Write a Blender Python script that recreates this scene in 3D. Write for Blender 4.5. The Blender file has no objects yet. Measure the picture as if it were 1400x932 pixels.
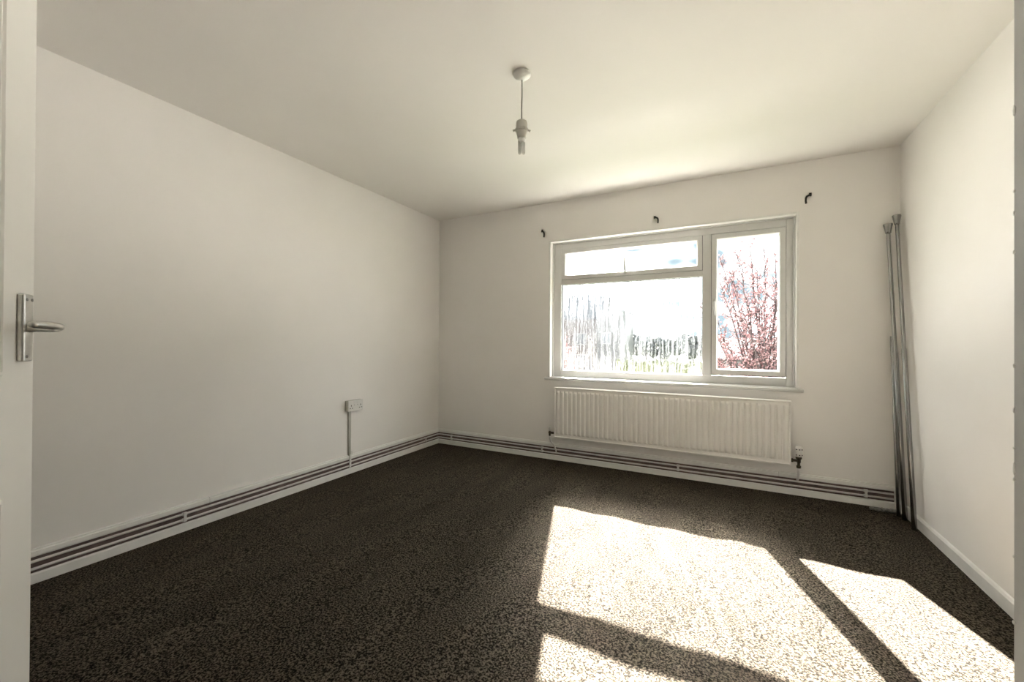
import bpy, bmesh, math, random
from mathutils import Vector, Matrix

S = bpy.context.scene
COL = S.collection
random.seed(7)

# ------------------------------------------------------------------ camera
H, W, FRONT = 2.40, 3.77, -3.68
CAM = Vector((2.7305, -3.5601, 1.0824))
F_PX, YAW, PITCH, ROLL = 557.35, math.radians(27.315), math.radians(0.261), math.radians(0.325)
fw = Vector((-math.sin(YAW) * math.cos(PITCH), math.cos(YAW) * math.cos(PITCH), math.sin(PITCH)))
rt = Vector((math.cos(YAW), math.sin(YAW), 0)); up = rt.cross(fw)
r2 = rt * math.cos(ROLL) + up * math.sin(ROLL); u2 = -rt * math.sin(ROLL) + up * math.cos(ROLL)
cd = bpy.data.cameras.new('camera'); cam = bpy.data.objects.new('camera', cd); COL.objects.link(cam)
m = Matrix((r2, u2, -fw)).transposed().to_4x4(); m.translation = CAM
cam.matrix_world = m
cd.sensor_width = 36; cd.sensor_fit = 'HORIZONTAL'; cd.lens = F_PX / 1400 * 36
cd.clip_start = 0.02; cd.clip_end = 1000
S.camera = cam

def ray(px, py): return fw + r2 * ((px - 700) / F_PX) + u2 * ((466 - py) / F_PX)
def on(px, py, ax, val):
    d = ray(px, py); t = (val - CAM[ax]) / d[ax]; return CAM + d * t

# ------------------------------------------------------------------ light
SKY, SUN, EXPO = 1.6, 21.5, 3.0
vs = S.view_settings
vs.view_transform = 'Standard'; vs.look = 'None'; vs.gamma = 1.0; vs.use_curve_mapping = False; vs.exposure = EXPO
world = bpy.data.worlds.new('sky'); S.world = world; world.use_nodes = True
wn = world.node_tree.nodes; wl = world.node_tree.links; wn.clear()
wo = wn.new('ShaderNodeOutputWorld'); bg = wn.new('ShaderNodeBackground')
tc = wn.new('ShaderNodeTexCoord'); mp = wn.new('ShaderNodeMapping'); nz = wn.new('ShaderNodeTexNoise'); cr = wn.new('ShaderNodeValToRGB')
mp.inputs['Scale'].default_value = (1, 1, 2.2); mp.inputs['Location'].default_value = (0.3, 0.1, 0.2)
nz.inputs['Scale'].default_value = 3.2; nz.inputs['Detail'].default_value = 3; nz.inputs['Roughness'].default_value = 0.5
e = cr.color_ramp.elements
e[0].position = 0.47; e[0].color = (0.052, 0.067, 0.076, 1)
e[1].position = 0.61; e[1].color = (0.96, 1.0, 1.02, 1)
wl.new(tc.outputs['Generated'], mp.inputs[0]); wl.new(mp.outputs[0], nz.inputs['Vector'])
wl.new(nz.outputs[0], cr.inputs[0]); wl.new(cr.outputs[0], bg.inputs[0]); wl.new(bg.outputs[0], wo.inputs[0])
bg.inputs[1].default_value = SKY
sd = bpy.data.lights.new('sun', 'SUN'); sun = bpy.data.objects.new('sun', sd); COL.objects.link(sun)
sd.energy = SUN; sd.angle = math.radians(0.55); sd.color = (1.0, 0.945, 0.885)
SDIR = Vector((0.318, -1.0, -0.77)).normalized()
sun.rotation_euler = SDIR.to_track_quat('-Z', 'Y').to_euler(); sun.location = (-5, 14, 12)

# ------------------------------------------------------------------ materials
def mat(name, col, rough=0.5, metal=0.0, var=0.05, scale=30.0, bump=0.0, bscale=200.0, spec=0.5, sheen=0.0):
    mt = bpy.data.materials.new(name); mt.use_nodes = True
    n = mt.node_tree.nodes; l = mt.node_tree.links
    b = n['Principled BSDF']
    b.inputs['Roughness'].default_value = rough; b.inputs['Metallic'].default_value = metal
    b.inputs['Specular IOR Level'].default_value = spec
    if sheen: b.inputs['Sheen Weight'].default_value = sheen
    t = n.new('ShaderNodeTexCoord'); ns = n.new('ShaderNodeTexNoise'); r = n.new('ShaderNodeValToRGB')
    ns.inputs['Scale'].default_value = scale; ns.inputs['Detail'].default_value = 4
    r.color_ramp.elements[0].position = 0.3; r.color_ramp.elements[1].position = 0.7
    r.color_ramp.elements[0].color = (*[c * (1 - var) for c in col], 1)
    r.color_ramp.elements[1].color = (*[min(1, c * (1 + var)) for c in col], 1)
    l.new(t.outputs['Object'], ns.inputs['Vector']); l.new(ns.outputs[0], r.inputs[0]); l.new(r.outputs[0], b.inputs['Base Color'])
    if bump:
        n2 = n.new('ShaderNodeTexNoise'); n2.inputs['Scale'].default_value = bscale; n2.inputs['Detail'].default_value = 3
        bp = n.new('ShaderNodeBump'); bp.inputs['Strength'].default_value = bump; bp.inputs['Distance'].default_value = 0.004
        l.new(t.outputs['Object'], n2.inputs['Vector']); l.new(n2.outputs[0], bp.inputs['Height']); l.new(bp.outputs[0], b.inputs['Normal'])
    return mt

M = {}
M['wall'] = mat('wall paint', (0.935, 0.91, 0.878), 0.75, var=0.012, scale=3, bump=0.06, bscale=160, spec=0.25)
M['ceil'] = mat('ceiling paint', (0.93, 0.903, 0.865), 0.85, var=0.012, scale=2, bump=0.05, bscale=140, spec=0.2)
M['trim'] = mat('white gloss trim', (0.88, 0.87, 0.84), 0.35, var=0.04, scale=12)
M['door'] = mat('cream door paint', (0.92, 0.905, 0.86), 0.4, var=0.02, scale=6, bump=0.03, bscale=90)
M['recess'] = mat('dusty brown recess', (0.16, 0.115, 0.105), 0.8, var=0.3, scale=14)
M['pipe'] = mat('white painted pipe', (0.74, 0.715, 0.69), 0.35, var=0.08, scale=25)
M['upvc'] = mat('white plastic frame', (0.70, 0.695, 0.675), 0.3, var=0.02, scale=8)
M['gasket'] = mat('black rubber gasket', (0.03, 0.03, 0.03), 0.6, var=0.2)
M['rad'] = mat('radiator enamel', (0.90, 0.88, 0.84), 0.3, var=0.02, scale=10)
M['black'] = mat('black metal', (0.03, 0.028, 0.025), 0.4, 0.3, var=0.3)
M['brass'] = mat('dull dark brass', (0.10, 0.085, 0.06), 0.35, 0.8, var=0.3)
M['alu'] = mat('satin aluminium', (0.62, 0.61, 0.58), 0.28, 0.95, var=0.06, scale=60)
M['steel'] = mat('brushed steel pole', (0.32, 0.32, 0.315), 0.27, 1.0, var=0.03, scale=10)
M['plastic'] = mat('white plastic', (0.80, 0.79, 0.76), 0.35, var=0.02)
M['oldplastic'] = mat('aged plastic', (0.55, 0.535, 0.48), 0.4, var=0.05)
M['cord'] = mat('grey flex', (0.25, 0.24, 0.21), 0.5, var=0.1)
M['dark'] = mat('dark slot', (0.02, 0.02, 0.02), 0.7, var=0.2)
M['nib'] = mat('grey wall paint', (0.42, 0.415, 0.395), 0.7, var=0.04, scale=8, bump=0.1, bscale=60)
M['chip'] = mat('white chipped plaster', (0.8, 0.79, 0.76), 0.8, var=0.05)
M['hall'] = mat('hall paint', (0.88, 0.86, 0.83), 0.8, var=0.02)

def glass_mat(name, wet=False):
    mt = bpy.data.materials.new(name); mt.use_nodes = True
    n = mt.node_tree.nodes; l = mt.node_tree.links; n.clear()
    out = n.new('ShaderNodeOutputMaterial'); tr = n.new('ShaderNodeBsdfTransparent'); gl = n.new('ShaderNodeBsdfGlossy')
    fr = n.new('ShaderNodeFresnel'); fr.inputs[0].default_value = 1.45
    gl.inputs['Roughness'].default_value = 0.02
    t = n.new('ShaderNodeTexCoord')
    sm = n.new('ShaderNodeTexNoise'); sm.inputs['Scale'].default_value = 5
    rp = n.new('ShaderNodeValToRGB'); rp.color_ramp.elements[0].color = (0.94, 0.955, 0.95, 1); rp.color_ramp.elements[1].color = (0.985, 0.99, 0.985, 1)
    l.new(t.outputs['Object'], sm.inputs['Vector']); l.new(sm.outputs[0], rp.inputs[0]); l.new(rp.outputs[0], tr.inputs[0])
    mx = n.new('ShaderNodeMixShader'); mul = n.new('ShaderNodeMath'); mul.operation = 'MULTIPLY'; mul.inputs[1].default_value = 0.5
    l.new(fr.outputs[0], mul.inputs[0]); l.new(mul.outputs[0], mx.inputs[0]); l.new(tr.outputs[0], mx.inputs[1]); l.new(gl.outputs[0], mx.inputs[2])
    if not wet:
        l.new(mx.outputs[0], out.inputs[0]); return mt
    # condensation: runs of water (clear) between misted glass
    wob = n.new('ShaderNodeTexNoise'); wob.inputs['Scale'].default_value = 9; wob.inputs['Detail'].default_value = 3
    l.new(t.outputs['Object'], wob.inputs['Vector'])
    wsub = n.new('ShaderNodeVectorMath'); wsub.operation = 'SCALE'; wsub.inputs['Scale'].default_value = 0.03
    l.new(wob.outputs['Color'], wsub.inputs[0])
    add = n.new('ShaderNodeVectorMath'); add.operation = 'ADD'
    l.new(t.outputs['Object'], add.inputs[0]); l.new(wsub.outputs[0], add.inputs[1])
    m1 = n.new('ShaderNodeMapping'); m1.inputs['Scale'].default_value = (62, 0, 3.2); l.new(add.outputs[0], m1.inputs[0])
    s1 = n.new('ShaderNodeTexNoise'); s1.inputs['Scale'].default_value = 1; s1.inputs['Detail'].default_value = 2; l.new(m1.outputs[0], s1.inputs['Vector'])
    m2 = n.new('ShaderNodeMapping'); m2.inputs['Scale'].default_value = (95, 0, 42); l.new(add.outputs[0], m2.inputs[0])
    s2 = n.new('ShaderNodeTexNoise'); s2.inputs['Scale'].default_value = 1; s2.inputs['Detail'].default_value = 2; l.new(m2.outputs[0], s2.inputs['Vector'])
    a = n.new('ShaderNodeMath'); a.operation = 'MULTIPLY_ADD'; a.inputs[1].default_value = 0.45
    l.new(s2.outputs[0], a.inputs[0]); l.new(s1.outputs[0], a.inputs[2])
    rr = n.new('ShaderNodeMapRange'); rr.inputs['From Min'].default_value = 0.62; rr.inputs['From Max'].default_value = 0.80
    rr.inputs['To Min'].default_value = 0.02; rr.inputs['To Max'].default_value = 0.26
    l.new(a.outputs[0], rr.inputs['Value'])
    # mist: most of it passes light scattered by a small angle, some of it widely
    tl = n.new('ShaderNodeBsdfTranslucent'); tl.inputs[0].default_value = (0.93, 0.95, 0.96, 1)
    rf = n.new('ShaderNodeBsdfRefraction'); rf.inputs['Color'].default_value = (0.95, 0.96, 0.96, 1); rf.inputs['Roughness'].default_value = 0.8; rf.inputs['IOR'].default_value = 1.12
    mm = n.new('ShaderNodeMixShader'); mm.inputs[0].default_value = 0.99
    l.new(tl.outputs[0], mm.inputs[1]); l.new(rf.outputs[0], mm.inputs[2])
    m3 = n.new('ShaderNodeMixShader'); l.new(rr.outputs[0], m3.inputs[0]); l.new(mx.outputs[0], m3.inputs[1]); l.new(mm.outputs[0], m3.inputs[2])
    l.new(m3.outputs[0], out.inputs[0]); return mt
M['glass'] = glass_mat('clear glass'); M['wet'] = glass_mat('wet glass', True)

def carpet_mat():
    mt = bpy.data.materials.new('brown carpet'); mt.use_nodes = True
    n = mt.node_tree.nodes; l = mt.node_tree.links; b = n['Principled BSDF']
    b.inputs['Roughness'].default_value = 0.95; b.inputs['Specular IOR Level'].default_value = 0.08
    t = n.new('ShaderNodeTexCoord')
    f = n.new('ShaderNodeTexNoise'); f.inputs['Scale'].default_value = 140; f.inputs['Detail'].default_value = 3; f.inputs['Roughness'].default_value = 0.65
    g = n.new('ShaderNodeTexNoise'); g.inputs['Scale'].default_value = 2.2; g.inputs['Detail'].default_value = 4
    l.new(t.outputs['Object'], f.inputs['Vector']); l.new(t.outputs['Object'], g.inputs['Vector'])
    r = n.new('ShaderNodeValToRGB'); es = r.color_ramp.elements
    es[0].position = 0.44; es[0].color = (0.0072, 0.0054, 0.0034, 1)
    es[1].position = 0.61; es[1].color = (0.122, 0.102, 0.078, 1)
    gm = n.new('ShaderNodeMapping'); gm.inputs['Rotation'].default_value = (0, 0, 0.5); gm.inputs['Scale'].default_value = (3.2, 0.8, 1)
    l.new(t.outputs['Object'], gm.inputs[0]); l.new(gm.outputs[0], g.inputs['Vector'])
    l.new(f.outputs[0], r.inputs[0])
    r2_ = n.new('ShaderNodeValToRGB'); r2_.color_ramp.elements[0].position = 0.3; r2_.color_ramp.elements[1].position = 0.7
    r2_.color_ramp.elements[0].color = (0.82, 0.80, 0.78, 1); r2_.color_ramp.elements[1].color = (1.14, 1.12, 1.10, 1)
    l.new(g.outputs[0], r2_.inputs[0])
    mx = n.new('ShaderNodeMix'); mx.data_type = 'RGBA'; mx.blend_type = 'MULTIPLY'; mx.inputs[0].default_value = 1
    l.new(r.outputs[0], mx.inputs[6]); l.new(r2_.outputs[0], mx.inputs[7]); l.new(mx.outputs[2], b.inputs['Base Color'])
    bp = n.new('ShaderNodeBump'); bp.inputs['Strength'].default_value = 0.8; bp.inputs['Distance'].default_value = 0.004
    l.new(f.outputs[0], bp.inputs['Height']); l.new(bp.outputs[0], b.inputs['Normal'])
    return mt
M['carpet'] = carpet_mat()

# ------------------------------------------------------------------ helpers
def tag(o, label=None, cat=None, group=None, kind=None):
    if label: o['label'] = label
    if cat: o['category'] = cat
    if group: o['group'] = group
    if kind: o['kind'] = kind
    return o

def empty(name, loc=(0, 0, 0), rz=0):
    o = bpy.data.objects.new(name, None); COL.objects.link(o); o.location = loc; o.rotation_euler.z = rz
    o.empty_display_size = 0.05
    return o

def add_box(bm, lo, hi):
    vs_ = [bm.verts.new((x, y, z)) for x in (lo[0], hi[0]) for y in (lo[1], hi[1]) for z in (lo[2], hi[2])]
    for f in ((0, 1, 3, 2), (4, 6, 7, 5), (0, 4, 5, 1), (2, 3, 7, 6), (0, 2, 6, 4), (1, 5, 7, 3)):
        bm.faces.new([vs_[i] for i in f])
    return vs_

def obj(name, bm, material, parent=None, bevel=0.0, seg=2, smooth=False):
    bmesh.ops.recalc_face_normals(bm, faces=bm.faces)
    me = bpy.data.meshes.new(name); bm.to_mesh(me); bm.free()
    me.materials.append(M[material] if isinstance(material, str) else material)
    if smooth:
        for p in me.polygons: p.use_smooth = True
    o = bpy.data.objects.new(name, me); COL.objects.link(o)
    if parent: o.parent = parent
    if bevel:
        md = o.modifiers.new('bevel', 'BEVEL'); md.width = bevel; md.segments = seg; md.limit_method = 'ANGLE'; md.angle_limit = math.radians(40)
    return o

def box(name, lo, hi, material, parent=None, bevel=0.0, seg=2):
    bm = bmesh.new(); add_box(bm, lo, hi); return obj(name, bm, material, parent, bevel, seg)

def add_tube(bm, pts, rad, n=12, cap=True):
    pts = [Vector(p) for p in pts]; rings = []
    rads = rad if isinstance(rad, (list, tuple)) else [rad] * len(pts)
    prev = None
    for i, p in enumerate(pts):
        if i == 0: d = pts[1] - p
        elif i == len(pts) - 1: d = p - pts[i - 1]
        else: d = (pts[i + 1] - p).normalized() + (p - pts[i - 1]).normalized()
        d.normalize()
        if prev is None:
            a = Vector((0, 0, 1)) if abs(d.z) < 0.9 else Vector((1, 0, 0)); u = d.cross(a).normalized()
        else:
            u = (prev - d * prev.dot(d)).normalized()
        prev = u; v = d.cross(u)
        rings.append([bm.verts.new(p + (u * math.cos(2 * math.pi * k / n) + v * math.sin(2 * math.pi * k / n)) * rads[i]) for k in range(n)])
    for a, b in zip(rings, rings[1:]):
        for k in range(n): bm.faces.new((a[k], a[(k + 1) % n], b[(k + 1) % n], b[k]))
    if cap: bm.faces.new(rings[0][::-1]); bm.faces.new(rings[-1])

def tube(name, pts, rad, material, parent=None, n=12):
    bm = bmesh.new(); add_tube(bm, pts, rad, n); return obj(name, bm, material, parent, smooth=True, bevel=0)

def lathe(name, prof, material, parent=None, n=28, loc=(0, 0, 0), smooth=True):
    bm = bmesh.new(); rings = []
    for r, z in prof:
        rings.append([bm.verts.new((r * math.cos(2 * math.pi * k / n), r * math.sin(2 * math.pi * k / n), z)) for k in range(n)])
    for a, b in zip(rings, rings[1:]):
        for k in range(n): bm.faces.new((a[k], a[(k + 1) % n], b[(k + 1) % n], b[k]))
    bm.faces.new(rings[0]); bm.faces.new(rings[-1])
    o = obj(name, bm, material, parent, smooth=smooth); o.location = loc
    return o

def ring(name, x0, x1, z0, z1, prof, material, parent=None, bevel=0.0015):
    """mitred rectangular frame in the xz plane; prof = list of (inset, y)"""
    bm = bmesh.new(); loops = []
    for ins, y in prof:
        loops.append([bm.verts.new(c) for c in ((x0 + ins, y, z0 + ins), (x1 - ins, y, z0 + ins), (x1 - ins, y, z1 - ins), (x0 + ins, y, z1 - ins))])
    for i in range(len(loops)):
        a = loops[i]; b = loops[(i + 1) % len(loops)]
        for k in range(4): bm.faces.new((a[k], a[(k + 1) % 4], b[(k + 1) % 4], b[k]))
    return obj(name, bm, material, parent, bevel)

def struct(o): o['kind'] = 'structure'; return o

# ------------------------------------------------------------------ the room
WX0, WX1, WZ0, WZ1 = 1.29, 3.207, 0.765, 2.03      # window opening
WT = 0.20                                           # back wall thickness

# carpet: a gently rumpled sheet with a few creases
def seg_dist(p, a, b):
    ab = b - a; t = max(0, min(1, (p - a).dot(ab) / ab.length_squared)); return (p - a - ab * t).length
crease_px = [[(1062, 708), (1100, 716), (1130, 730), (1165, 745)], [(1068, 690), (1110, 702), (1130, 738)],
             [(372, 722), (420, 750), (480, 782)], [(330, 700), (372, 722)], [(600, 730), (640, 742)],
             [(985, 720), (1010, 760), (1035, 810), (1040, 870)], [(1005, 733), (1050, 790), (1085, 850)],
             [(950, 745), (945, 800), (930, 850)], [(870, 770), (830, 830), (790, 870)], [(1040, 760), (1110, 830), (1160, 900)],
             [(720, 700), (735, 702)], [(900, 790), (905, 850), (890, 910)], [(1250, 770), (1310, 790), (1360, 820)], [(50, 880), (90, 932)]]
creases = []
for c in crease_px:
    pts = [on(x, y, 2, 0).to_2d() for x, y in c]
    creases += [(a, b) for a, b in zip(pts, pts[1:])]
bm = bmesh.new()
NX, NY = 200, 260
gy0, gy1 = -5.2, -0.005
vv = []
for j in range(NY + 1):
    row = []
    for i in range(NX + 1):
        x = W * i / NX; y = gy0 + (gy1 - gy0) * j / NY
        z = 0.0016 * math.sin(5.1 * x + 2.3 * y + 1.4 * math.sin(2.2 * y + x)) + 0.0024 * math.sin(17 * x - 3.1 * y + 2 * math.sin(3.1 * y + 1.3 * x))
        p = Vector((x, y))
        for a, b in creases:
            if min(a.x, b.x) - 0.12 < x < max(a.x, b.x) + 0.12 and min(a.y, b.y) - 0.12 < y < max(a.y, b.y) + 0.12:
                d = seg_dist(p, a, b); z += 0.006 * math.exp(-(d / 0.022) ** 2) - 0.002 * math.exp(-(d / 0.06) ** 2)
        edge = min(1, min(x, W - x, -y) / 0.2)
        row.append(bm.verts.new((x, y, -0.001 + z * max(0, edge))))
    vv.append(row)
for j in range(NY):
    for i in range(NX): bm.faces.new((vv[j][i], vv[j][i + 1], vv[j + 1][i + 1], vv[j + 1][i]))
floor = struct(obj('floor', bm, 'carpet', smooth=True))
tag(floor, 'dark brown speckled carpet with creases, partly sunlit', 'floor')
struct(tag(box('subfloor', (-0.12, -5.3, -0.25), (W + 0.12, WT, -0.012), 'hall'), 'concrete slab under the carpet', 'floor'))

struct(tag(box('ceiling', (-0.12, -5.3, H), (W + 0.12, WT, H + 0.2), 'ceil'), 'cream white painted ceiling', 'ceiling'))
struct(tag(box('wall_left', (-0.12, -5.3, -0.2), (0, WT, H), 'wall'), 'plain white wall with the double socket', 'wall'))
struct(tag(box('wall_right', (W, -5.3, -0.2), (W + 0.12, WT, H), 'wall'), 'plain white wall behind the leaning poles', 'wall'))
bm = bmesh.new()
for lo, hi in (((0, 0, -0.2), (WX0, WT, H)), ((WX1, 0, -0.2), (W, WT, H)), ((WX0, 0, -0.2), (WX1, WT, WZ0)), ((WX0, 0, WZ1), (WX1, WT, H))):
    add_box(bm, lo, hi)
bmesh.ops.remove_doubles(bm, verts=bm.verts, dist=1e-5)
struct(tag(obj('wall_back', bm, 'wall'), 'white wall with the window opening', 'wall'))
# front wall with doorway behind the camera, and the hall
DX0, DX1 = 1.90, 2.74
bm = bmesh.new()
add_box(bm, (0, FRONT - 0.1, -0.02), (DX0, FRONT, H)); add_box(bm, (DX1 + 0.08, FRONT - 0.1, -0.02), (W, FRONT, H)); add_box(bm, (DX0, FRONT - 0.1, 2.04), (DX1 + 0.08, FRONT, H))
struct(tag(obj('wall_front', bm, 'wall'), 'white wall with the open doorway', 'wall'))
struct(tag(box('wall_hall', (0, -5.3, -0.02), (W, -5.2, H), 'hall'), 'plain wall closing the hall', 'wall'))
# grey painted wall return in the front right corner, white chips along its edge
NBX, NBY = 3.30, -2.235
c = on(1385.5, 466, 1, NBY); NBX = c.x
nib = struct(tag(box('wall_return', (NBX, FRONT, -0.02), (W, NBY, H), 'nib', bevel=0.003), 'grey painted wall return with chipped white edge', 'wall'))
rc = random.Random(3)
for py, hgt in ((152, 11), (262, 3), (292, 5), (345, 4), (500, 4), (560, 6), (612, 3), (640, 12), (655, 4), (760, 3), (850, 5)):
    p = on(1385.5, py, 1, NBY); hh = hgt / F_PX * 1.3 / 2
    bm = bmesh.new(); bmesh.ops.create_icosphere(bm, subdivisions=2, radius=1)
    for v in bm.verts: v.co *= 1 + rc.uniform(-.15, .15)
    bmesh.ops.scale(bm, vec=(0.0035, 0.005, hh), verts=bm.verts); bmesh.ops.translate(bm, vec=(NBX + 0.001, NBY - 0.003, p.z), verts=bm.verts)
    obj('paint_chip', bm, 'chip', nib, smooth=True)

# ------------------------------------------------------------------ skirting boards with recessed pipes
def prism_x(bm, prof, x0, x1):
    a = [bm.verts.new((x0, y, z)) for y, z in prof]; b = [bm.verts.new((x1, y, z)) for y, z in prof]
    n = len(prof)
    for k in range(n): bm.faces.new((a[k], a[(k + 1) % n], b[(k + 1) % n], b[k]))
    bm.faces.new(a[::-1]); bm.faces.new(b)
T = 0.018; TL = 0.016
up_prof = [(-0.001, 0.119), (-T + .002, 0.119), (-T, 0.124), (-T, 0.143), (-T + 0.006, 0.147), (-0.012, 0.153), (-0.001, 0.155)]
lo_prof = [(-0.001, 0.0), (-TL, 0.0), (-TL, 0.041), (-TL + 0.003, 0.045), (-0.001, 0.046)]
def skirting(name, length, label, joints):
    bm = bmesh.new(); prism_x(bm, [(-0.0005, 0), (-0.004, 0), (-0.004, 0.15), (-0.0005, 0.15)], 0, length)
    base = struct(tag(obj(name, bm, 'recess'), label, 'skirting board'))
    edges = [0] + joints + [length]
    for a, b in zip(edges, edges[1:]):
        bm = bmesh.new(); prism_x(bm, up_prof, a + 0.0012, b - 0.0012); obj('upper_board', bm, 'trim', base)
    bm = bmesh.new(); prism_x(bm, lo_prof, 0, length); obj('lower_board', bm, 'trim', base)
    return base
jb = on(1065, 643, 1, -T).x
b_back = skirting('baseboard_back', W - 0.03, 'white two-board skirting with pipe recess under the window', [jb])
jl = -on(287, 680, 0, T).y
b_left = skirting('baseboard_left', -FRONT, 'white two-board skirting with pipe recess below the socket', [-FRONT - jl])
b_left.rotation_euler.z = math.pi / 2; b_left.location = (0, FRONT, 0)
bm = bmesh.new(); prism_x(bm, [(-0.001, 0), (-0.014, 0), (-0.014, 0.058), (-0.008, 0.068), (-0.001, 0.071)], 0, -NBY - 0.002)
b_right = struct(tag(obj('baseboard_right', bm, 'trim'), 'plain low white skirting board along the right wall', 'skirting board'))
b_right.rotation_euler.z = -math.pi / 2; b_right.location = (W, -0.002, 0)

PR = 0.0066; PC = 0.0118
for nm, z, lab in (('heating_pipe', 0.0985, 'white painted heating pipe, upper of two along the skirting'), ('heating_pipe', 0.0655, 'white painted heating pipe, lower of two along the skirting')):
    pts = [(PC, FRONT + 0.002, z)] + [(PC, y, z) for y in (-3, -2, -1, -0.06)]
    pts += [(PC + 0.03 * (1 - math.cos(a)), -PC - 0.03 + 0.03 * math.sin(a), z) for a in [math.pi / 2 * k / 6 for k in range(7)]]
    pts += [(x, -PC, z) for x in (0.3, 1, 2, 3, W - 0.035)]
    tag(tube(nm, pts, PR, 'pipe', n=12), lab, 'pipe', 'heating pipes in the skirting')

def pipe_clip(pos, rz, label):
    t = empty('pipe_clip', pos, rz)
    tag(t, label, 'pipe clip', 'pipe clips along the skirting')
    box('clip_bridge', (-0.007, -0.0235, 0.057), (0.007, -0.0185, 0.108), 'pipe', t, 0.0015)
    for z in (0.0985, 0.0655):
        bm = bmesh.new(); add_tube(bm, [(-0.010, -PC, z), (0.010, -PC, z)], PR + 0.0035, 12); obj('clip_cup', bm, 'pipe', t, smooth=True)
CL = 'white plastic double pipe clip '
for px, py, lab in ((253, 700, 'on the socket wall, between door and conduit'), (582, 599, 'on the socket wall close to the room corner')):
    p = on(px, py, 0, T); pipe_clip((0, p.y, 0), math.pi / 2, CL + lab)
for px, py, lab in ((617, 596, 'under the window wall, close to the room corner'), (741, 605, 'beside the lockshield valve of the radiator'), (927, 632, 'below the middle of the radiator'), (1184, 668, 'above the plastic scraps near the poles')):
    p = on(px, py, 1, -T); pipe_clip((p.x, 0, 0), 0, CL + lab)

# ------------------------------------------------------------------ window
FY0, FY1 = 0.085, 0.150     # inner and outer face of the frame
win = struct(empty('window_1', (WX0, 0, WZ0))); win.location = (0, 0, 0)
tag(win, 'white plastic casement window above the radiator', 'window')
LX, MX0, MX1, RX = 1.37, 2.585, 2.648, 3.152
BZ, TZ0, TZ1, CZ0, CZ1, OZ1 = 0.828, 1.632, 1.680, 0.838, 1.962, 1.965
bm = bmesh.new()
for lo, hi in (((WX0, FY0, WZ0), (LX, FY1, WZ1)), ((RX, FY0, WZ0), (WX1, FY1, WZ1)), ((LX, FY0, OZ1), (RX, FY1, WZ1)),
               ((LX, FY0, WZ0), (RX, FY1, BZ))):
    add_box(bm, lo, hi)
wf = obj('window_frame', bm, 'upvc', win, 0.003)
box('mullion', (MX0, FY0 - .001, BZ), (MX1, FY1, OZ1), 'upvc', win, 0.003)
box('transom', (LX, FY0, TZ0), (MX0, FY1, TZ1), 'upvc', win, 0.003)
# quadrant bead where the frame meets the plaster, on the two sides and the head
bead = 0.022
bm = bmesh.new()
add_box(bm, (WX0, FY0 - bead, WZ0), (WX0 + 0.012, FY0, WZ1)); add_box(bm, (WX1 - 0.012, FY0 - bead, WZ0), (WX1, FY0, WZ1)); add_box(bm, (WX0 + .012, FY0 - bead, WZ1 - 0.012), (WX1 - .012, FY0, WZ1))
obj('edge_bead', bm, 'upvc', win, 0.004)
# plaster edge strip round the opening
bm = bmesh.new()
for lo, hi in (((WX0 - .012, -.003, WZ0), (WX0 + .004, .004, WZ1 + .012)), ((WX1 - .004, -.003, WZ0), (WX1 + .012, .004, WZ1 + .012)), ((WX0 + .004, -.003, WZ1 - .004), (WX1 - .004, .004, WZ1 + .012))):
    add_box(bm, lo, hi)
obj('plaster_edge', bm, 'trim', win, 0.002)
# fixed pane with its black gasket
ring('gasket', LX - .001, MX0 + .001, BZ - .001, TZ0 + .001, [(0, .100), (0.0045, .100), (0.0045, .130), (0, .130)], 'gasket', wf, 0)
pane = box('fixed_pane', (LX - .004, 0.117, BZ - .004), (MX0 + .004, 0.1175, TZ0 + .004), 'wet', win)
pane['label'] = 'large pane streaked with condensation'
def sash(name, x0, x1, z0, z1, wd, y0, label):
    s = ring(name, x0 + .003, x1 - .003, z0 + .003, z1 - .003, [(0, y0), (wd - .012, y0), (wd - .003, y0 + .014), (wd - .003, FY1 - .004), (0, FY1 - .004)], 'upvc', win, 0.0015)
    s['label'] = label
    ring('gasket', x0, x1, z0, z1, [(0, .097), (0.0035, .097), (0.0035, .14), (0, .14)], 'gasket', s, 0)
    ring('pane_gasket', x0 + wd - .004, x1 - wd + .004, z0 + wd - .004, z1 - wd + .004, [(0, .1), (0.003, .1), (0.003, .13), (0, .13)], 'gasket', s, 0)
    box('pane', (x0 + wd - .006, .117, z0 + wd - .006), (x1 - wd + .006, .1175, z1 - wd + .006), 'glass', s)
    return s
top = sash('top_light', LX, MX0, TZ1, OZ1, 0.046, FY0 - .008, 'narrow top-hung opening light')
csm = sash('casement', MX1, RX, CZ0, CZ1, 0.047, FY0 - .008, 'side-hung opening casement')
# handles
p = on(855, 374, 1, FY0 - 0.02); hx, hz = p.x, TZ1 + .028
hb = box('handle', (hx - .016, FY0 - .018, hz - .010), (hx + .012, FY0 - .008, hz + .010), 'alu', top, 0.003)
hb['label'] = 'grey lever handle pointing up'
bm = bmesh.new(); add_tube(bm, [(hx, FY0 - .018, hz), (hx, FY0 - .036, hz + .004), (hx - .001, FY0 - .042, hz + .018), (hx - .006, FY0 - .044, hz + .125)], [.009, .009, .0088, .008], 10)
obj('lever', bm, 'alu', hb, smooth=True)
p = on(974, 413, 1, FY0 - 0.02); hx, hz = MX1 + .024, p.z
hb = box('handle', (hx - .010, FY0 - .018, hz - .028), (hx + .010, FY0 - .008, hz + .028), 'alu', csm, 0.003)
hb['label'] = 'white lever handle pointing down'
bm = bmesh.new(); add_tube(bm, [(hx, FY0 - .018, hz), (hx, FY0 - .036, hz), (hx, FY0 - .042, hz - .014), (hx, FY0 - .044, hz - .105)], [.008, .008, .0075, .006], 10)
obj('lever', bm, 'upvc', hb, smooth=True)
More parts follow.
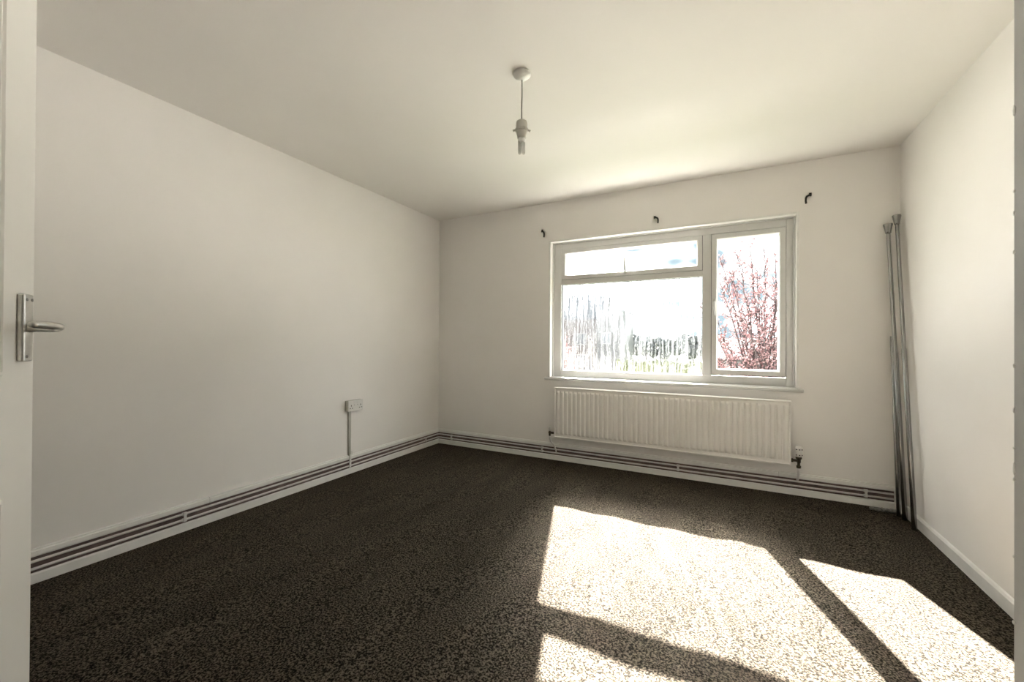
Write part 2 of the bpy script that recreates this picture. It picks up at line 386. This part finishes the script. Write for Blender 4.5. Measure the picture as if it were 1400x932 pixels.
# sill board
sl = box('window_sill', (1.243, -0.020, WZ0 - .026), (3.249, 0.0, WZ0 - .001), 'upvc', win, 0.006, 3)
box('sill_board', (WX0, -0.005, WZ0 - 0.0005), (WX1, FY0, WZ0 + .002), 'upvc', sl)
# outside sill
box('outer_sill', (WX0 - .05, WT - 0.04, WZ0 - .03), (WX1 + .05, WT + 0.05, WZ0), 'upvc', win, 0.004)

# ------------------------------------------------------------------ radiator
RX0, RX1, RZ0, RZ1 = 1.372, 3.164, 0.228, 0.683
rad = empty('radiator', ((RX0 + RX1) / 2, -0.07, 0)); rad.location = (0, 0, 0)
tag(rad, 'long white fluted panel radiator under the window', 'radiator')
yf, yb = -0.100, -0.058
N = 44; m0, m1 = RX0 + 0.014, RX1 - 0.014; pitch = (m1 - m0) / N
bm = bmesh.new()
xs = []
for k in range(N):
    a = m0 + k * pitch
    xs += [(a, 0.0), (a + pitch * .17, 0.0), (a + pitch * .36, 1), (a + pitch * .82, 1), (a + pitch, 0.0)]
xs = [q for i, q in enumerate(xs) if i == 0 or abs(q[0] - xs[i - 1][0]) > 1e-6]
zt0, zt1, zb1, zb0 = RZ1 - 0.030, RZ1 - 0.048, RZ0 + 0.046, RZ0 + 0.030
dep = 0.011
cols = []
for x, h in xs:
    cols.append([bm.verts.new((x, yf + dep, zb0)), bm.verts.new((x, yf + dep * (1 - h), zb1)), bm.verts.new((x, yf + dep * (1 - h), zt1)), bm.verts.new((x, yf + dep, zt0))])
for a, b in zip(cols, cols[1:]):
    for k in range(3): bm.faces.new((a[k], b[k], b[k + 1], a[k + 1]))
fl = obj('fluted_panel', bm, 'rad', rad); 
md = fl.modifiers.new('b', 'BEVEL'); md.width = 0.003; md.segments = 3; md.limit_method = 'ANGLE'; md.angle_limit = math.radians(15)
for p_ in fl.data.polygons: p_.use_smooth = True
ring('border', RX0, RX1, RZ0, RZ1, [(0, yf + dep - .004), (0.004, yf + dep - .007), (0.009, yf + dep - .007), (0.0145, yf + dep), (0.0145, yb), (0, yb)], 'rad', rad, 0.0015)
bm = bmesh.new()
add_box(bm, (m0 - .002, yf + dep - .001, zt0 - .002), (m1 + .002, yf + dep + .012, RZ1 - .013))
add_box(bm, (m0 - .002, yf + dep - .001, RZ0 + .013), (m1 + .002, yf + dep + .012, zb0 + .002))
obj('panel_flat', bm, 'rad', rad)
box('back_panel', (RX0 + .006, yb - .016, RZ0 + .006), (RX1 - .006, yb, RZ1 - .006), 'rad', rad, 0.004)
for x in (RX0 + .25, (RX0 + RX1) / 2, RX1 - .25): box('bracket', (x - .015, yb, RZ0 + .03), (x + .015, -0.001, RZ1 - .03), 'trim', rad)
# lockshield valve
vx, vz = on(751, 594, 1, -0.07).x + .004, 0.262
v = lathe('lockshield_valve', [(0.006, -.030), (0.010, -.028), (0.010, -.008), (0.012, -.006), (0.012, .008), (0.009, .010), (0.008, .016)], 'brass', rad, 16, (vx, -0.07, vz))
v['label'] = 'dark brass valve body with white cap'
bm = bmesh.new(); add_tube(bm, [(0, 0, 0), (RX0 + .004 - vx, 0, 0)], .0105, 12); obj('union', bm, 'brass', v, smooth=True)
lathe('valve_cap', [(0.008, .016), (0.0115, .017), (0.0105, .048), (0.008, .054), (0.002, .055)], 'plastic', v, 16)
tag(tube('radiator_pipe', [(vx, -.07, vz - .030), (vx, -.068, vz - .055), (vx + .006, -.058, vz - .085), (vx + .026, -.036, vz - .115), (vx + .038, -.026, vz - .150), (vx + .046, -.0185, 0.079)], .0075, 'pipe'), 'bent white pipe joining lockshield valve to the lower skirting pipe', 'pipe')
# thermostatic valve
tx, tz = on(1092, 634, 1, -0.07).x, 0.262
v = lathe('thermostatic_valve', [(0.010, -.052), (0.014, -.050), (0.014, -.034), (0.009, -.032), (0.009, -.014), (0.013, -.011), (0.013, .012), (0.019, .014), (0.019, .026), (0.012, .028)], 'brass', rad, 18, (tx, -0.07, tz))
v['label'] = 'dark brass valve body with white thermostatic head'
bm = bmesh.new(); add_tube(bm, [(0, 0, 0), (RX1 - .004 - tx, 0, 0)], .009, 12); add_tube(bm, [(RX1 - .002 - tx, 0, 0), (RX1 + .014 - tx, 0, 0)], .014, 6); obj('union', bm, 'brass', v)
hd = lathe('thermostatic_head', [(0.014, .028), (0.022, .031), (0.0235, .042), (0.021, .050), (0.0225, .056), (0.0215, .090), (0.018, .098), (0.004, .100)], 'plastic', v, 20)
for a in (-2.3, -1.5, -0.7):
    for z in (.043, .082):
        bm = bmesh.new(); add_box(bm, (-.004, -.002, -.003), (.004, .002, .003)); o = obj('mark', bm, 'dark', v)
        o.location = (0.0225 * math.cos(a), 0.0225 * math.sin(a), z); o.rotation_euler.z = a + math.pi / 2
tag(tube('radiator_pipe', [(tx, -.07, tz - .052), (tx, -.068, tz - .085), (tx, -.05, tz - .118), (tx, -.03, tz - .14), (tx, -.0185, 0.112)], .0075, 'pipe'), 'straight white pipe joining thermostatic valve to the upper skirting pipe', 'pipe')

# ------------------------------------------------------------------ double socket and its conduit
sk = empty('double_socket', (0, -1.158, 0.560), 0)
tag(sk, 'white double power socket on a raised box, left wall', 'socket')
box('back_box', (0.0005, -.073, -.043), (0.036, .073, .043), 'oldplastic', sk, .003)
fp = box('face_plate', (0.036, -.074, -.044), (0.045, .074, .044), 'plastic', sk, .003)
for s in (-1, 1):
    box('switch', (0.045, s * .016 - .008, .012), (0.049, s * .016 + .008, .032), 'plastic', fp, .0015)
    for dy, dz, w, h in ((0, .002, .0028, .006), (-.011, -.020, .0048, .0026), (.011, -.020, .0048, .0026)):
        y = s * .048 + dy; box('pin_slot', (0.0448, y - w, dz - h), (0.0456, y + w, dz + h), 'dark', fp)
    box('indicator', (0.0448, s * .016 - .003, .004), (0.0456, s * .016 + .003, .007), 'dark', fp)
cy = -1.192
ct = empty('cable_conduit', (0, cy, 0.16)); tag(ct, 'thin white conduit running from socket down to skirting', 'conduit')
box('channel', (0.0008, -.010, -.012), (0.017, .010, 0.357), 'oldplastic', ct, .002)
box('foot_clip', (0.0008, .012, -.003), (0.012, .034, 0.022), 'plastic', ct, .002)
box('foot_saddle', (0.0195, -.010, -.106), (0.0235, .010, 0.0), 'plastic', ct, .002)

# ------------------------------------------------------------------ pendant light
pd = empty('pendant_light', (1.855, -1.775, H)); tag(pd, 'bare white ceiling pendant with an unlit energy saving bulb', 'ceiling light')
lathe('ceiling_rose', [(0.010, -.027), (0.016, -.0265), (0.030, -.021), (0.040, -.013), (0.043, -.008), (0.043, -.0005), (0.01, -.0005)], 'plastic', pd, 32)
bm = bmesh.new(); add_tube(bm, [(0, 0, -.032), (0.001, 0, -.10), (-.001, 0, -.17), (0, 0, -.236)], .0035, 8); obj('flex', bm, 'cord', pd, smooth=True)
hl = lathe('lamp_holder', [(0.006, -.228), (0.018, -.232), (0.026, -.238), (0.028, -.250), (0.0275, -.272), (0.027, -.275)], 'oldplastic', pd, 24)
lathe('shade_ring', [(0.0275, -.272), (0.032, -.274), (0.032, -.281), (0.0275, -.284), (0.026, -.284)], 'oldplastic', hl, 24)
lathe('holder_skirt', [(0.026, -.283), (0.025, -.296), (0.0215, -.306), (0.021, -.318), (0.012, -.319)], 'oldplastic', hl, 24)
for a in (0.45, 2.5, 3.7, 5.6):
    bm = bmesh.new(); add_tube(bm, [(0.030 * math.cos(a), 0.030 * math.sin(a), -.278), (0.042 * math.cos(a), 0.042 * math.sin(a), -.284)], [.004, .006], 8); obj('ring_lug', bm, 'oldplastic', hl, smooth=True)
M['tube'] = mat('milky bulb glass', (0.78, 0.77, 0.73), 0.12, var=0.02)
bl = lathe('bulb_base', [(0.012, -.316), (0.017, -.318), (0.017, -.334), (0.015, -.338), (0.004, -.338)], 'plastic', pd, 20)
for dx, dy in ((0.0085, 0.004), (-0.0085, -0.004)):
    pts = [(dx, dy - .007, -.334), (dx, dy - .007, -.386)] + [(dx, dy - .007 * math.cos(k * math.pi / 6), -.386 - .007 * math.sin(k * math.pi / 6)) for k in range(1, 6)] + [(dx, dy + .007, -.386), (dx, dy + .007, -.334)]
    tube('bulb_tube', pts, .0052, 'tube', bl, 10)

# ------------------------------------------------------------------ curtain hooks over the window
def hook(px, py, mir, k, label):
    p = on(px, py, 1, -0.015)
    t = empty('curtain_hook', (p.x, 0, p.z)); tag(t, label, 'hook', 'curtain hooks over the window')
    s = mir
    box('wall_plate', (-.018 * s - .008, -.006, .022 * k), (-.018 * s + .008, -.0005, .040 * k), 'black', t, .001)
    pts = [(-.020 * s, -.004, .020 * k), (-.018 * s, -.018, .018 * k), (-.006 * s, -.026, .017 * k), (.006 * s, -.028, .010 * k), (.011 * s, -.028, -.002), (.012 * s, -.028, -.018), (.010 * s, -.028, -.040 * k)]
    tube('hook_arm', pts, [.006, .006, .007, .007, .007, .0065, .0065], 'black', t, 10)
hook(743, 319, 1, 1, 'small black curtain hook over the left corner of the window')
hook(898, 300, 1, 0.85, 'small black curtain hook over the middle of the window')
hook(1104, 271, -1, 1, 'small black curtain hook over the right corner, curving the other way')

# ------------------------------------------------------------------ curtain poles leaning in the corner
def pole(a, b, r, label, finial=True, sleeve=None):
    a = Vector(a); b = Vector(b); L = (b - a).length
    t = empty('curtain_pole', a); t.rotation_mode = 'QUATERNION'; t.rotation_quaternion = (b - a).to_track_quat('Z', 'Y')
    tag(t, label, 'pole', 'curtain poles leaning in the corner')
    lathe('shaft', [(r * .8, 0), (r, .002), (r, L * .55), (r * .82, L * .55 + .003), (r * .82, L - (.05 if finial else 0.002)), (r * .7, L - (.048 if finial else 0))], 'steel', t, 20)
    if finial:
        lathe('finial', [(r * 0.9, L - .062), (r * 1.15, L - .060), (r * 1.2, L - .050), (r * 1.45, L - .030), (r * 1.85, L - .004), (r * 1.8, L), (r * .4, L)], 'steel', t, 24)
    return t
pole((3.735, -0.205, 0.003), (3.692, -0.055, 1.875), 0.0135, 'silver curtain pole with flared finial, nearer the window')
pole((3.728, -0.365, 0.003), (3.734, -0.060, 1.925), 0.0125, 'silver curtain pole with flared finial, tallest, touching the side wall')
pole((3.722, -0.150, 0.003), (3.722, -0.022, 1.140), 0.0115, 'short silver pole without finial behind the two tall poles', finial=False)

# ------------------------------------------------------------------ plastic scraps by the skirting
M['scrap'] = mat('grubby plastic', (0.22, 0.22, 0.205), 0.45, var=0.4, scale=60)
def scrap(px, py, sz, seed, label):
    p = on(px, py, 2, 0.012); p.y = min(p.y, -0.095)
    rr = random.Random(seed)
    t = empty('plastic_scrap', (p.x, p.y, 0)); tag(t, label, 'scrap')
    for k in range(3):
        bm = bmesh.new(); bmesh.ops.create_icosphere(bm, subdivisions=2, radius=1)
        for v in bm.verts:
            q = v.co.copy(); v.co *= 1 + 0.28 * math.sin(5 * q.x + k + seed) * math.cos(4 * q.y + 3 * q.z) + rr.uniform(-.12, .12)
        zr = sz * rr.uniform(.35, .65)
        bmesh.ops.scale(bm, vec=(sz * rr.uniform(.5, .8), sz * rr.uniform(.4, .6), zr), verts=bm.verts)
        mz = min(v.co.z for v in bm.verts)
        bmesh.ops.translate(bm, vec=((k - 1) * sz * 1.05, rr.uniform(-.3, .3) * sz * .5, -mz + .001), verts=bm.verts)
        obj('fold', bm, 'scrap', t, smooth=True)
scrap(1192, 688, .024, 1, 'crumpled white plastic scrap on the carpet below the pipe clip')
scrap(1206, 690, .026, 5, 'crumpled pale plastic scrap on the carpet beside the leaning poles')

# ------------------------------------------------------------------ open door
dF = Vector((CAM.x - 1.42, CAM.y + 0.331, 0)); dd = Vector((-.814, .581, 0)).normalized()
DWID, DT = 0.762, 0.040
hinge = dF - dd * DWID
door = empty('door_1', (hinge.x, hinge.y, 0.012), math.atan2(dd.y, dd.x)); struct(door)
tag(door, 'cream panelled door standing open', 'door')
# local frame: x from hinge to free edge, visible face at y=0 facing -y
slab = box('door_leaf', (0, 0, 0), (DWID, DT, 1.98), 'door', door, .002)
for x0, x1 in ((.11, .345), (.417, DWID - .113)):
    for z0, z1 in ((.20, .742), (.995, 1.86)):
        for y, sgn in ((0, -1),):
            ring('panel_moulding', x0, x1, z0, z1, [(0, .001), (0.003, -.005), (0.010, -.007), (0.014, -.002), (0.020, -.005), (0.026, .001)], 'door', slab, .001)
        box('panel', (x0 + .04, -.0035, z0 + .04), (x1 - .04, .001, z1 - .04), 'door', slab, .003)
hs = empty('door_handle', (DWID - .048, 0, 1.082 + .028)); hs.parent = door
hp = box('handle_plate', (-.018, -.0125, -.075), (.018, 0, .075), 'alu', door, .004, 3); hp.location = (DWID - .048, 0, 1.098)
bpy.data.objects.remove(hs)
for x, z in ((-.009, .062), (.009, .062), (-.009, -.064)):
    bm = bmesh.new(); add_tube(bm, [(x, -.0124, z), (x, -.0138, z)], .0035, 10); obj('screw', bm, 'steel', hp)
bm = bmesh.new()
add_tube(bm, [(.002, -.012, 0), (.002, -.026, 0), (.001, -.046, 0), (-.003, -.058, .001), (-.014, -.0655, .002), (-.035, -.067, .003), (-.062, -.063, .004), (-.088, -.056, .005), (-.098, -.056, .005)],
         [.0105, .0095, .0095, .0095, .009, .0088, .0085, .008, .006], 14)
lv = obj('lever', bm, 'alu', hp, smooth=True)

# ------------------------------------------------------------------ outside
GZ = -2.9
M['grass'] = mat('grass', (0.045, 0.065, 0.02), 0.9, var=0.4, scale=0.4)
M['brick'] = mat('dark brick', (0.045, 0.038, 0.037), 0.9, var=0.25, scale=3)
M['slate'] = mat('slate roof', (0.032, 0.034, 0.039), 0.8, var=0.2, scale=2)
M['render'] = mat('grey render', (0.05, 0.051, 0.053), 0.9, var=0.15, scale=1)
M['pane_far'] = mat('far window glass', (0.03, 0.034, 0.04), 0.1, var=0.2)
M['frame_far'] = mat('far white frame', (0.16, 0.16, 0.16), 0.5, var=0.05)
M['bark'] = mat('dark bark', (0.035, 0.022, 0.022), 0.8, var=0.3)
def leaf_mat(name, c, tr):
    mt = mat(name, c, 0.7, var=0.35, scale=9)
    n = mt.node_tree.nodes; l = mt.node_tree.links; b = n['Principled BSDF']; o = n['Material Output']
    t = n.new('ShaderNodeBsdfTranslucent'); t.inputs[0].default_value = (*tr, 1); mx = n.new('ShaderNodeMixShader'); mx.inputs[0].default_value = 0.4
    l.new(b.outputs[0], mx.inputs[1]); l.new(t.outputs[0], mx.inputs[2]); l.new(mx.outputs[0], o.inputs[0]); return mt
M['blossom'] = leaf_mat('pink blossom', (0.34, 0.205, 0.21), (0.06, 0.025, 0.026))
M['leaf'] = leaf_mat('distant foliage', (0.032, 0.038, 0.038), (0.003, 0.006, 0.003))
M['hedge'] = leaf_mat('yellow green hedge', (0.07, 0.08, 0.025), (0.02, 0.025, 0.005))
M['sun_bounce'] = mat('pale bounce surface', (0.60, 0.585, 0.56), 0.9, var=0.08, scale=0.6, bump=0.1, bscale=8)  # made-up pale ground out of view, throws sunlight up to the ceiling
struct(tag(box('bounce_ground', (-34, 8.5, GZ - .1), (38, 41, GZ + .012), 'sun_bounce'), 'unseen pale ground added before the houses to reflect sun indoors', 'ground'))
bm = bmesh.new(); add_box(bm, (-150, WT + .05, GZ - .2), (150, 260, GZ)); struct(tag(obj('ground', bm, 'grass'), 'grassy ground far below the window', 'ground'))

def bez(a, b, c, t): return a * (1 - t) ** 2 + b * (2 * t * (1 - t)) + c * t * t
def add_petal(bm, p, s, rn):
    u = Vector((rn.gauss(0, 1), rn.gauss(0, 1), rn.gauss(0, 1))).normalized(); w = u.orthogonal().normalized(); k = u.cross(w)
    fold = u * s * .25
    q = [p, p + (w * .5 + k * .32) * s + fold, p + w * s, p + (w * .5 - k * .32) * s + fold]
    bm.faces.new([bm.verts.new(x) for x in q])

def blossom_tree(base, crown_base, tips, seed, label, twigs=26, size=0.05):
    rn = random.Random(seed)
    t = empty('blossom_tree', base); tag(t, label, 'tree')
    o = Vector(base); cb = Vector(crown_base)
    wood = bmesh.new(); fl = bmesh.new()
    add_tube(wood, [Vector((0, 0, 0)), (cb - o) * .5 + Vector((.05, 0, 0)), cb - o], [.09, .075, .06], 8)
    for tip, dens in tips:
        tip = Vector(tip); L = (tip - cb).length
        mid = cb.lerp(tip, .5) + Vector((rn.uniform(-.15, .15), rn.uniform(-.2, .2), L * .06))
        n = 9; pts = [bez(cb, mid, tip, k / n) - o for k in range(n + 1)]
        pts = [p + Vector((rn.gauss(0, .012), rn.gauss(0, .012), 0)) if 0 < i < n else p for i, p in enumerate(pts)]
        add_tube(wood, pts, [.016 * (1 - k / n) + .0065 for k in range(n + 1)], 5)
        for k in range(int(twigs * dens * L / 1.6)):
            f = rn.uniform(.12, 1) ** .6; p = bez(cb, mid, tip, f) - o
            d = (tip - cb).normalized() * rn.uniform(.2, .8) + Vector((rn.gauss(0, .6), rn.gauss(0, .6), rn.gauss(.1, .4)))
            d.normalize(); tl = rn.uniform(.10, .46) * (1.25 - .5 * f)
            e1 = p + d * tl * .5 + Vector((0, 0, .01)); e2 = p + d * tl + Vector((0, 0, .04 * tl))
            add_tube(wood, [p, e1, e2], [.006, .005, .004], 4)
            for j in range(int(2 + tl * 11)):
                g = rn.uniform(.1, 1); c_ = p.lerp(e2, g) + Vector((rn.gauss(0, .012), rn.gauss(0, .012), rn.gauss(0, .012)))
                for _ in range(rn.choice((1, 2, 2, 3))): add_petal(fl, c_, size * rn.uniform(.55, 1.1), rn)
        for k in range(int(6 * L)):
            f = rn.uniform(.3, 1); c_ = bez(cb, mid, tip, f) - o + Vector((rn.gauss(0, .015), rn.gauss(0, .015), rn.gauss(0, .015)))
            add_petal(fl, c_, size * rn.uniform(.6, 1.1), rn)
    obj('branches', wood, 'bark', t, smooth=True)
    b = obj('blossoms', fl, 'blossom', t); b['kind'] = 'stuff'
    return t
tips = []
rn = random.Random(11)
for px, py, y, d in ((1024, 328, 5.0, 1.5), (984, 352, 5.2, 1.4), (958, 418, 5.0, 1.2), (985, 388, 4.5, 1.4), (1046, 350, 5.4, 1.5), (1010, 345, 4.7, 1.4), (1072, 366, 4.8, 1.5), (1035, 365, 5.1, 1.4), (1000, 375, 5.0, 1.3), (1060, 345, 5.0, 1.3),
                     (1090, 350, 5.3, 1), (1115, 372, 5.0, 1), (1068, 385, 5.6, 1.1), (1000, 415, 5.5, 1.1), (982, 440, 5.2, 1.3), (1015, 425, 4.4, 1.2), (1040, 420, 4.9, 1.2), (1055, 438, 4.4, 1.4),
                     (990, 462, 4.6, 1.6), (1025, 450, 5.6, 1.6), (1075, 440, 4.8, 1.5), (1010, 470, 4.9, 1.8), (1050, 465, 5.5, 1.8), (975, 478, 5.0, 1.6), (1080, 480, 4.6, 1.6), (995, 492, 4.4, 1.8), (1100, 420, 5.2, 1.2), (1130, 430, 5, 1.2), (1065, 490, 4.3, 1.6), (1020, 400, 5.3, 1)):
    tips.append((tuple(on(px, py, 1, y)), d))
cb = on(1046, 610, 1, 4.9)
blossom_tree((cb.x + .1, 4.9, GZ), tuple(cb), tips, 5, 'pink blossom tree close outside the window', 15, .056)
tips = [(tuple(on(px, py, 1, y)), 1.5) for px, py, y in ((770, 472, 9), (778, 482, 9.2), (764, 478, 8.8), (786, 490, 9), (758, 470, 9.4), (775, 494, 8.7))]
cb = on(770, 530, 1, 9)
blossom_tree((cb.x, 9, GZ), tuple(cb), tips, 8, 'smaller blossom tree in front of the brick house', 40, .07)

def far_window(parent, x0, x1, z0, z1, y):
    f = ring('window', x0, x1, z0, z1, [(0, y - .04), (.07, y - .04), (.07, y + .02), (0, y + .02)], 'frame_far', parent, 0)
    box('pane', (x0 + .06, y - .02, z0 + .06), (x1 - .06, y + .01, z1 - .06), 'pane_far', f)
    box('glazing_bar', ((x0 + x1) / 2 - .03, y - .035, z0 + .06), ((x0 + x1) / 2 + .03, y - .02, z1 - .06), 'frame_far', f)

def gable_house(name, x0, x1, y0, y1, eave, ridge, wallm, label, wins, chim=True):
    t = empty(name, ((x0 + x1) / 2, y0, GZ)); t.location = (0, 0, 0); tag(t, label, 'house')
    box('walls', (x0, y0, GZ), (x1, y1, eave), wallm, t)
    ym = (y0 + y1) / 2; bm = bmesh.new()
    pr = [(y0 - .35, eave - .1), (ym, ridge), (y1 + .35, eave - .1), (y1 + .35, eave - .3), (ym, ridge - .25), (y0 - .35, eave - .3)]
    prism_x(bm, pr, x0 - .25, x1 + .25); obj('roof', bm, 'slate', t)
    bm = bmesh.new(); prism_x(bm, [(y0, eave), (ym, ridge - .24), (y1, eave)], x0, x1); obj('gable', bm, wallm, t)
    if chim:
        c = box('chimney', (x0 + (x1 - x0) * .72, ym - .4, ridge - .6), (x0 + (x1 - x0) * .72 + .8, ym + .4, ridge + .9), wallm, t)
        for k in (.2, .6): lathe('chimney_pot', [(.12, 0), (.14, .05), (.11, .4), (.13, .42)], 'brick', c, 10, (x0 + (x1 - x0) * .72 + k, ym, ridge + .9))
    for w in wins: far_window(t, *w, y0)
    return t
a = on(809, 424, 1, 42); b = on(849, 423, 1, 42)
gable_house('brick_house', a.x - 11, a.x + .2, 44.5, 52, a.z - .6, a.z + 2.6, 'brick', 'dark brick house with slate roof beyond the wet pane',
            [(a.x - 3, a.x - 1.4, .9, 2.3), (a.x - 6, a.x - 4.4, .9, 2.3), (a.x - 3, a.x - 1.4, -1.8, -.3), (a.x - 6, a.x - 4.4, -1.8, -.3)], chim=False)
t = empty('flat_block'); tag(t, 'grey flat-roofed block adjoining the brick house', 'building')
a.x += .6
box('walls', (a.x, 42, GZ), (b.x, 49, b.z - .15), 'render', t)
box('roof', (a.x - .1, 41.8, b.z - .149), (b.x + .15, 49.2, b.z), 'slate', t)
for z in (-1.7, 1.0):
    far_window(t, a.x + .5, a.x + 1.6, z, z + 1.3, 42)
a = on(978, 470, 1, 46); b = on(1100, 458, 1, 46)
gable_house('bungalow', a.x - .5, b.x + 2, 46, 54, -.35, 1.75, 'brick', 'low dark bungalow with slate roof beyond the blossom tree',
            [(a.x + 1, a.x + 2.4, -2, -.8), (a.x + 4, a.x + 5.4, -2, -.8)], chim=True)

def blob_tree(px, top, y, wid, seed, label, material='leaf', group=None):
    rn = random.Random(seed); p = on(px, top, 1, y); hgt = p.z - GZ
    t = empty('leafy_tree', (p.x, y, GZ)); tag(t, label, 'tree', group)
    bm = bmesh.new()
    for k in range(16):
        a_ = rn.uniform(0, 6.28); r_ = wid * .5 * math.sqrt(rn.random()); zz = rn.uniform(.42, .82) * hgt
        before = len(bm.verts)
        ret = bmesh.ops.create_icosphere(bm, subdivisions=2, radius=rn.uniform(.16, .26) * wid)
        for v in ret['verts']: v.co = v.co * (1 + rn.uniform(-.22, .22)) + Vector((r_ * math.cos(a_), r_ * math.sin(a_), zz))
    zm = max(v.co.z for v in bm.verts)
    for v in bm.verts: v.co.z *= hgt / zm
    obj('crown', bm, material, t)
    tube('trunk', [(0, 0, 0), (.05, 0, hgt * .55)], [.18, .12], 'bark', t, 8)
for i, (px, tp, y, w_) in enumerate(((862, 456, 60, 3.0), (883, 458, 66, 3.2), (903, 460, 60, 3.0), (926, 457, 66, 3.2), (948, 455, 60, 3.0), (985, 458, 68, 4), (842, 457, 66, 3), (1022, 462, 80, 4))):
    blob_tree(px, tp, y, w_, 20 + i, 'dark green tree in the far tree line', group='trees in the far tree line')
# far rise of land that closes the horizon
bm = bmesh.new(); rn = random.Random(4); n = 90
fr_ = [bm.verts.new((-150 + 300 * k / n, 120, GZ)) for k in range(n + 1)]
md_ = [bm.verts.new((-150 + 300 * k / n, 150, 1.3 + .9 * math.sin(k * .31) + rn.uniform(-.3, .5))) for k in range(n + 1)]
bk_ = [bm.verts.new((-150 + 300 * k / n, 200, GZ)) for k in range(n + 1)]
for k in range(n):
    bm.faces.new((fr_[k], fr_[k + 1], md_[k + 1], md_[k])); bm.faces.new((md_[k], md_[k + 1], bk_[k + 1], bk_[k]))
struct(tag(obj('hills', bm, 'leaf'), 'low wooded rise on the horizon', 'hill'))
# hedge
p0 = on(848, 491, 1, 30); p1 = on(975, 489, 1, 30)
bm = bmesh.new(); rn = random.Random(6); top = p0.z
for k in range(60):
    x = p0.x + (p1.x - p0.x) * k / 59
    ret = bmesh.ops.create_icosphere(bm, subdivisions=2, radius=1)
    for v in ret['verts']:
        c_ = v.co * (1 + rn.uniform(-.2, .2)); v.co = Vector((x + c_.x * .45, 30 + c_.y * .6, GZ + (top - GZ) * .5 * (1 + c_.z * rn.uniform(.9, 1.0))))
h_ = obj('hedge', bm, 'hedge'); tag(h_, 'clipped yellow green hedge beyond the wet pane', 'hedge')
# aerial mast
p = on(859, 441, 1, 58); tag(tube('aerial_mast', [(p.x, 58, GZ), (p.x, 58, p.z)], [.09, .05], 'bark', n=8), 'thin mast standing before the far trees', 'mast')
